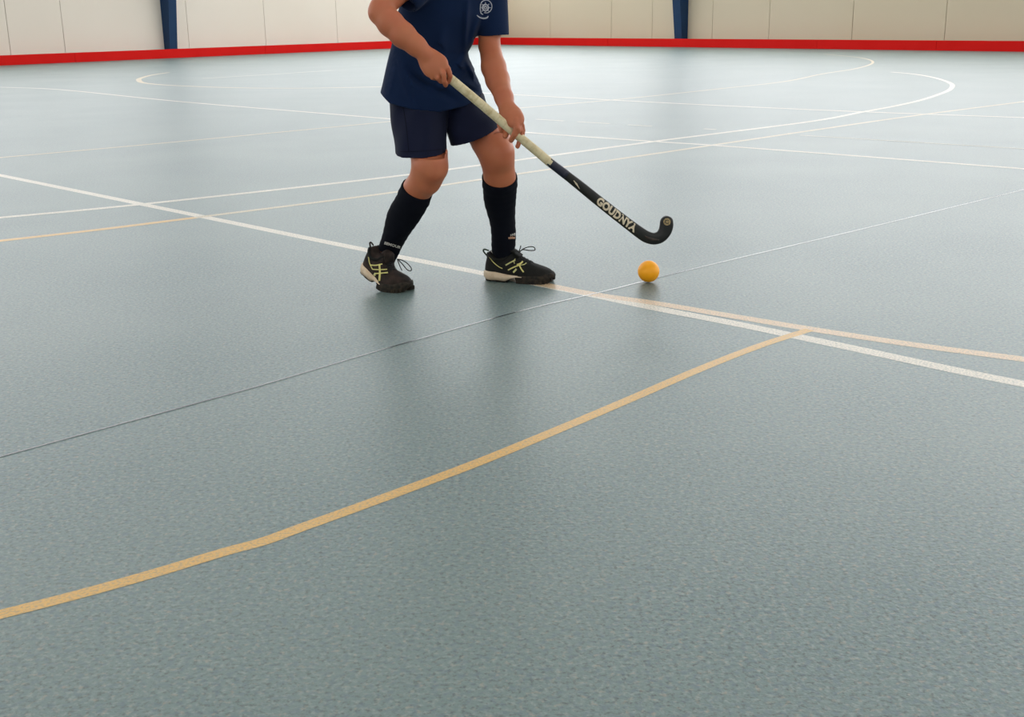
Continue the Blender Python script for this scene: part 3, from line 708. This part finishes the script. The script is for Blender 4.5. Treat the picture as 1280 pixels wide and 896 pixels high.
# ------------------------------------------------------------------ shoes
def shoe(heel, toe, bend, upper_m, label_side, width=1.0):
    """u along the foot, v across (+ towards the viewer), w up; bend lifts the heel about the ball of the foot"""
    U = toe-heel; L = np.linalg.norm(U); U = U/L; Vx = np.cross(U, Zv); Vx /= np.linalg.norm(Vx)   # points to the viewer
    if Vx[1] > 0: Vx = -Vx
    u0 = .66*L
    def warp(u, v, w):
        a = bend*np.clip((u0-u)/.05, 0, 1)
        du = u-u0
        if bend and u < u0:
            k = min((u0-u)/.05, 1); th = bend*(k if k < 1 else 1)
            c, s = math.cos(th), math.sin(th); u2 = u0+du*c+w*s*1.0; w2 = -du*s+w*c; u, w = u2, w2
        return heel+U*u+Vx*v+Zv*w
    tab = np.array([(0, .020, .055), (.02, .031, .088), (.06, .038, .102), (.12, .042, .093), (.20, .044, .086), (.28, .044, .087), (.36, .043, .094), (.42, .042, .097), (.48, .042, .088),
        (.56, .043, .077), (.66, .0465, .066), (.76, .047, .058), (.85, .043, .052), (.92, .035, .046), (.97, .023, .040), (1.0, .008, .030)])
    us = np.linspace(0, 1, 44); n = 25
    hw = np.interp(us, tab[:, 0], tab[:, 1])*width; T = np.interp(us, tab[:, 0], tab[:, 2])
    # rounded heel and toe in plan
    hw = np.convolve(np.pad(hw, 1, 'edge'), [.25, .5, .25], 'valid'); T = np.convolve(np.pad(T, 1, 'edge'), [.25, .5, .25], 'valid')
    off = .006*np.sin(np.pi*us)      # slight inward curve of the last
    b0 = .022
    v = []; f = []
    for i, u in enumerate(us):
        narrow = np.interp(u, [0, .1, .4, .6, 1], [.22, .14, .16, .22, .12])   # the ankle closes in towards the collar
        for k in range(n):
            t = math.pi*k/(n-1); c, s = math.cos(t), math.sin(t)
            cc = math.copysign(abs(c)**.75, c); ss = s**.72 if s > 0 else 0
            vv = hw[i]*cc*(1-narrow*ss); ww = b0+(T[i]-b0)*ss
            if k in (0, n-1): ww = b0-.004
            v.append(warp(u*L, vv+off[i], ww))
    for i in range(len(us)-1):
        for k in range(n-1): f.append((i*n+k, i*n+k+1, (i+1)*n+k+1, (i+1)*n+k))
        f.append((i*n+n-1, i*n, (i+1)*n, (i+1)*n+n-1))
    f.append(tuple(range(n))[::-1]); f.append(tuple((len(us)-1)*n+k for k in range(n)))
    up = obj('shoe', v, f, upper_m, ROOT, True)
    def slab(name, ua, ub, z0f, z1f, flare, m, nn=30, bulge=.0):
        v = []; f = []; uu = np.linspace(ua, ub, nn); prof = [(0, 0), (.0, .35), (0.0, .7), (0, 1)]
        H = np.interp(uu, us, hw); O = np.interp(uu, us, off)
        ring = 12
        for i, u in enumerate(uu):
            z0, z1 = z0f(u), z1f(u); h = H[i]+flare
            P = [(-h*.96, z0), (-h*1.02, z0+(z1-z0)*.25), (-h*(1.05+bulge), z0+(z1-z0)*.5), (-h*1.02, z0+(z1-z0)*.8), (-h*.97, z1), (-h*.3, z1+.001),
                 (h*.3, z1+.001), (h*.97, z1), (h*1.02, z0+(z1-z0)*.8), (h*(1.05+bulge), z0+(z1-z0)*.5), (h*1.02, z0+(z1-z0)*.25), (h*.96, z0)]
            for a, z in P: v.append(warp(u*L, a+O[i], z))
        for i in range(nn-1):
            for k in range(ring): f.append((i*ring+k, (i+1)*ring+k, (i+1)*ring+(k+1) % ring, i*ring+(k+1) % ring))
        f.append(tuple(range(ring))); f.append(tuple((nn-1)*ring+k for k in range(ring))[::-1])
        return obj(name, v, f, m, up, True)
    I = np.interp
    slab('midsole', -.012, .60, lambda u: I(u, [-.012, .03, .12, .22, .34, .40, .5, .6], [.012, .006, .005, .007, .005, .011, .018, .020]), lambda u: I(u, [-.012, 0, .2, .4, .6], [.030, .034, .034, .027, .024]), .003, M['mid'], bulge=.03)
    slab('heel_outsole', .015, .37, lambda u: 0.0 if u < .12 or .2 < u < .34 else .002, lambda u: .007, .000, M['rubber'])
    slab('forefoot_outsole', .50, 1.012, lambda u: I(u, [.5, .56, .90, .97, 1.012], [.012, .004, .004, .011, .019]), lambda u: I(u, [.5, .6, .85, .95, .99, 1.012], [.024, .027, .027, .034, .033, .026]), .0035, M['rubber'])
    lg = MB()
    for i in range(13):
        u = .53+.45*i/12
        for sgn in (-1, -.35, .35, 1):
            h = I(u, us, hw)*.98*abs(sgn) if abs(sgn) == 1 else .016
            c = (u*L, sgn/abs(sgn)*h+I(u, us, off)); a, b = .0042, .006
            zt = .012+max(0, u-.92)*.1; zb = max(0, u-.93)*.13
            P = [warp(c[0]+x*a, c[1]+y*b, z) for z in (zb, zt) for x, y in ((-1, -1), (1, -1), (1, 1), (-1, 1))]
            lg.add(P, [(0, 3, 2, 1), (4, 5, 6, 7), (0, 1, 5, 4), (1, 2, 6, 5), (2, 3, 7, 6), (3, 0, 4, 7)])
    lg.build('outsole_lugs', M['rubber'], up)
    # collar: padded ring round the ankle opening
    cr = MB(); ring = []
    for k in range(33):
        q = 2*math.pi*k/32; uu = .20-.175*math.cos(q); h = .035*math.sin(q)
        top = I(uu, us, T); ring.append(warp(uu*L, h+I(uu, us, off), top-.006+(-.006 if abs(math.sin(q)) > .6 else 0)))
    tube(cr, ring, .0055, 8, True); cr.build('collar', M['shoe'], up, True)
    # tongue
    tg = MB(); rows = []
    for j in range(7):
        u = .34+.05*j*1.0/1.0*.6; t = 1-j/6
        for kx in range(7):
            a = (kx/6-.5)*2; rows.append(warp((u-.012*t)*L, a*.021+.004, I(u, us, T)+.004+.014*t*(1-.4*a*a)-.003*abs(a)))
    ff = [(j*7+k_, j*7+k_+1, (j+1)*7+k_+1, (j+1)*7+k_) for j in range(6) for k_ in range(6)]
    to = obj('tongue', rows, ff, upper_m, up, True); sm = to.modifiers.new('solid', 'SOLIDIFY'); sm.thickness = .006; sm.offset = 0
    # laces
    lc = MB()
    for i in range(6):
        u = .42+.045*i; z = I(u, us, T)+.0015; z2 = I(u+.045, us, T)+.0015; wv = .017
        for sg in (-1, 1):
            lcpts = [warp(u*L, sg*wv+.004, z-.006), warp((u+.012)*L, sg*wv*.5+.004, z), warp((u+.0225)*L, .004, (z+z2)/2+.0015), warp((u+.034)*L, -sg*wv*.5+.004, z2), warp((u+.045)*L, -sg*wv+.004, z2-.006)]
            tube(lc, catmull(lcpts, 3), .0021, 6)
    lc.build('laces', M['lace'], up, True)
    # heel tab
    ht = MB(); tz = I(.03, us, T)
    tube(ht, catmull([warp(.02*L, .0, tz-.012), warp(-.035*L, .0, tz+.002), warp(-.052*L, .0, tz+.010), warp(-.03*L, 0, tz+.014), warp(.03*L, 0, tz+.010)], 5), .0028, 8)
    ht.build('heel_tab', M['green'] if bend == 0 else upper_m, up, True)
    return up, warp, L
upR, warpR, LR = shoe(hR-(tR-hR)*.05, tR, 0, M['shoe'], 1)
upL, warpL, LL = shoe(hL, tL, math.radians(21), M['shoe_d'], 1)
URB, ULB = bvh_of(upR), bvh_of(upL)
# stripes, traced as they run over the side of each shoe
for pts, wd, m in (([(611.5, 321), (617, 328), (623, 333), (628, 335.7)], .9, 'lime'), ([(632, 331.5), (638, 328), (644, 325)], 1.6, 'lime2'),
                   ([(635, 337.5), (642, 334), (648, 331.5), (651, 330)], 1.6, 'lime'), ([(646, 331), (651, 329), (653.5, 326.5)], 1.9, 'lime'),
                   ([(649, 331), (651.5, 336), (654.5, 340)], 1.7, 'lime'), ([(641.5, 340.5), (644, 338), (645.5, 336)], 2.2, 'lime2'),
                   ([(643, 329.5), (642.5, 326), (644, 323.5)], .9, 'lime2'), ([(650, 331.5), (655, 330.5), (658, 328.5)], .9, 'lime2')):
    ribbon('side_stripe', URB, pts, wd, M[m], upR)
for pts, wd, m in (([(460.5, 321), (462, 329), (465.5, 336.5)], 1.0, 'lime'), ([(463.5, 331.3), (470, 331.5), (478, 329.8)], 1.5, 'lime'), ([(465.5, 336.5), (473, 337), (484, 336.5)], 1.3, 'lime'),
                   ([(474.3, 331), (474.8, 341), (474, 351)], 2.2, 'lime'), ([(468, 342), (475, 341.5), (485, 340.5)], 1.5, 'lime'), ([(467.5, 344.5), (469.5, 341.5)], 2.6, 'lime2')):
    ribbon('side_stripe', ULB, pts, wd, M[m], upL)
ribbon('collar_trim', URB, [(613, 312.5), (618, 318.5), (624, 322), (630, 320.5), (637, 316.5), (643, 313)], .7, M['print'], upR)
def bow(pts, r, parent):
    mb = MB(); tube(mb, catmull([at(*p) for p in pts], 6), r, 6); return mb.build('lace_bow', M['lace'], parent, True)
yb = 3.885
bow([(649, 315, yb), (654, 311, yb-.01), (662, 308.3, yb-.02), (667.5, 309, yb-.03), (668.5, 312.5, yb-.03), (662, 313, yb-.02), (653, 312, yb-.01), (649, 316, yb)], .0017, upR)
bow([(648, 316, yb), (650, 311, yb), (651, 307, yb-.005)], .0017, upR)
bow([(650, 316, yb-.01), (645, 313, yb-.035), (643.5, 317, yb-.04), (648, 318, yb-.03)], .0017, upR)
yb = 3.85
bow([(496.5, 324, yb), (502, 325, yb-.01), (509, 329, yb-.02), (514, 335, yb-.03), (513.5, 338.3, yb-.03), (509, 337, yb-.02), (503, 330, yb-.01), (497, 323.5, yb)], .0017, upL)
bow([(497, 325, yb), (500, 333, yb-.02), (502.5, 338, yb-.02)], .0017, upL)

# badge on the chest
bd = []
def circ(cx, cy, r, a0=0, a1=360, n=14, ey=1.0): return [(cx+r*math.cos(math.radians(a)), cy+ey*r*math.sin(math.radians(a))) for a in np.linspace(a0, a1, n)]
BX, BY = 606.8, 9.6
ribbon('shirt_badge', SHB, circ(BX, BY, 3.6, ey=1.1), 1.6, M['badge'], sho, n=2)
ribbon('shirt_badge', SHB, circ(BX, BY, 1.6), 1.3, M['badge'], sho, n=2)
ribbon('shirt_badge', SHB, circ(BX+.7, BY-1.4, 7.4, -150, 110, 20, 1.08), .9, M['badge'], sho, n=2)
ribbon('shirt_badge', SHB, [(BX-6, BY-5), (BX-6.4, BY+2), (BX-5.5, BY+7), (BX-3, BY+8.5)], 1.0, M['badge'], sho)
for a in range(0, 360, 45):
    c, s = math.cos(math.radians(a)), math.sin(math.radians(a)); ribbon('shirt_badge', SHB, [(BX+4.4*c, BY+4.6*s), (BX+6.6*c, BY+6.6*s)], .7, M['badge'], sho, n=2)
ribbon('shirt_badge', SHB, [(BX-10.5, BY+9.5), (BX-7.5, BY+12), (BX-2.5, BY+13.4), (BX+1.8, BY+12.6), (BX+3.6, BY+10.4)], [1.0, 1.3, 1.9, 1.7, .8], M['badge'], sho)

# ------------------------------------------------------------------ hockey stick
CL = [(556, 92.8, 4.5), (562, 97.5, 4.9), (600, 129, 4.9), (640, 163.3, 4.9), (670, 188.3, 5.0), (688, 203.5, 5.0), (704.4, 216.0, 5.3), (725.5, 232.6, 5.9), (746, 249.2, 6.2), (766, 265, 6.4), (787, 281.2, 6.7),
      (800.3, 291.0, 7.1), (808.5, 296, 7.3), (817, 298.2, 7.3), (825, 296.0, 7.7), (830.5, 290, 8.3), (832.9, 283, 8.7), (833.2, 277.5, 8.4)]
Pc = []
for x, y, hwp in CL: p = at(x, y, stickY(x)); Pc.append(list(p)+[hwp*stickY(x)/math.cos(PITCH)/F_PX*.995])
C = np.array(catmull(Pc, 6))
arc = np.concatenate([[0], np.cumsum(np.linalg.norm(np.diff(C[:, :3], axis=0), axis=1))])
sn = np.cross(C[60, :3]-C[0, :3], C[-1, :3]-C[60, :3]); sn /= np.linalg.norm(sn)
if sn[1] > 0: sn = -sn          # flat face normal, towards the viewer
print('stick length', arc[-1])
def stick_part(name, i0, i1, thf, m, parent, cap_round=False, attr=False, infl=0.0, p=.55):
    n = 24; rings = []; al = []
    ids = list(range(i0, i1+1)); extra = []
    for i in ids:
        t = C[min(i+1, len(C)-1), :3]-C[max(i-1, 0), :3]; t /= np.linalg.norm(t); s = np.cross(sn, t); s /= np.linalg.norm(s)
        extra.append((C[i, :3], t, s, C[i, 3]+infl, thf(arc[i])+infl, arc[i]))
    if cap_round:
        c, t, s, hwv, th, a = extra[-1]
        for q in np.linspace(15, 88, 7): cq, sq = math.cos(math.radians(q)), math.sin(math.radians(q)); extra.append((c+t*hwv*sq*.9, t, s, hwv*cq, th*(1-.35*sq*sq*sq), a))
    for c, t, s, hwv, th, a in extra:
        for k in range(n):
            q = 2*math.pi*k/n; cq, sq = math.cos(q), math.sin(q)
            rings.append(c+s*hwv*math.copysign(abs(cq)**p, cq)+sn*th*math.copysign(abs(sq)**p, sq)); al.append(a)
    f = []; R_ = len(extra)
    for i in range(R_-1):
        for k in range(n): f.append((i*n+k, i*n+(k+1) % n, (i+1)*n+(k+1) % n, (i+1)*n+k))
    f.append(tuple(range(n))[::-1]); f.append(tuple((R_-1)*n+k for k in range(n)))
    o = obj(name, rings, f, m, parent, True)
    if attr: at_ = o.data.attributes.new('along', 'FLOAT', 'POINT'); at_.data.foreach_set('value', al)
    return o
iG = 5*6
thk = lambda a: float(np.interp(a, [0, .45, .6, .9, 1.1], [.0125, .0125, .0115, .0105, .0100]))
STK = empty('hockey_stick', C[-20, :3]); STK['category'] = 'hockey stick'
STK['label'] = 'black hooked hockey stick with cream taped grip, held in both hands above the ball'
shaft = stick_part('shaft', iG-2, len(C)-1, thk, M['blackp'], STK, True, p=.7)
grip = stick_part('grip', 0, iG, thk, M['grip'], STK, attr=True, infl=.0010, p=.9)
stick_part('butt_cap', 0, 1, thk, M['butt'], STK, infl=.0016, p=.9)
stick_part('grip_collar', iG-1, iG+7, thk, M['navytape'], STK, infl=.0006, p=.8)
STKB = bvh_of(shaft)
text_on('lettering', STKB, 'GOUDNYA', (747.5, 250.0), (795.5, 287.0), 10.4, M['letter'], shaft, .05, shear=-.02)
ribbon('pale_mark', STKB, [(717, 225.5), (720.5, 230), (724.5, 236)], [.6, 2.0, .5], M['letter'], shaft)
def disc_on(name, bvh, cx, cy, r, m, parent, off=.0012):
    v = [hit(bvh, cx, cy, off)]+[hit(bvh, cx+r*math.cos(a), cy+r*math.sin(a), off) for a in np.linspace(0, 2*math.pi, 24, endpoint=False)]
    f = [(0, 1+k, 1+(k+1) % 24) for k in range(24)]; o = obj(name, v, f, m, parent, False)
    s = o.modifiers.new('solid', 'SOLIDIFY'); s.thickness = .0008; s.offset = 0; return o
disc_on('round_emblem', STKB, 833.8, 277.2, 4.6, M['disc'], shaft)
ribbon('emblem_mark', STKB, circ(833.8, 277.2, 2.2, 30, 330, 10), .8, M['butt'], shaft, off=.002, n=2)
ribbon('scuff', STKB, [(806, 295), (814, 299), (824, 300)], [1, 4.5, 1], M['brownp'], shaft, th=.0004, off=.0006)

# ------------------------------------------------------------------ ball
def sphere(c, r, n1=32, n2=48):
    v = [c+Zv*r]; f = []
    for i in range(1, n1):
        for k in range(n2):
            a, b = math.pi*i/n1, 2*math.pi*k/n2; v.append(c+r*np.array([math.sin(a)*math.cos(b), math.sin(a)*math.sin(b), math.cos(a)]))
    v.append(c-Zv*r)
    for k in range(n2): f.append((0, 1+k, 1+(k+1) % n2)); f.append((len(v)-1, 1+(n1-2)*n2+(k+1) % n2, 1+(n1-2)*n2+k))
    for i in range(n1-2):
        for k in range(n2): a = 1+i*n2; f.append((a+k, a+n2+k, a+n2+(k+1) % n2, a+(k+1) % n2))
    return v, f
rb = .0362; g = fl(810.5, 352.6); v, f = sphere(np.array([0, 0, rb]), rb)
b = obj('hockey_ball', v, f, M['ball']); b.location = g+Zv*.0008
b['label'] = 'smooth orange hockey ball on the floor beneath the stick hook'; b['category'] = 'ball'
print('ball px/m', F_PX/(np.append(g[:2], rb-CAM_H)@fw))
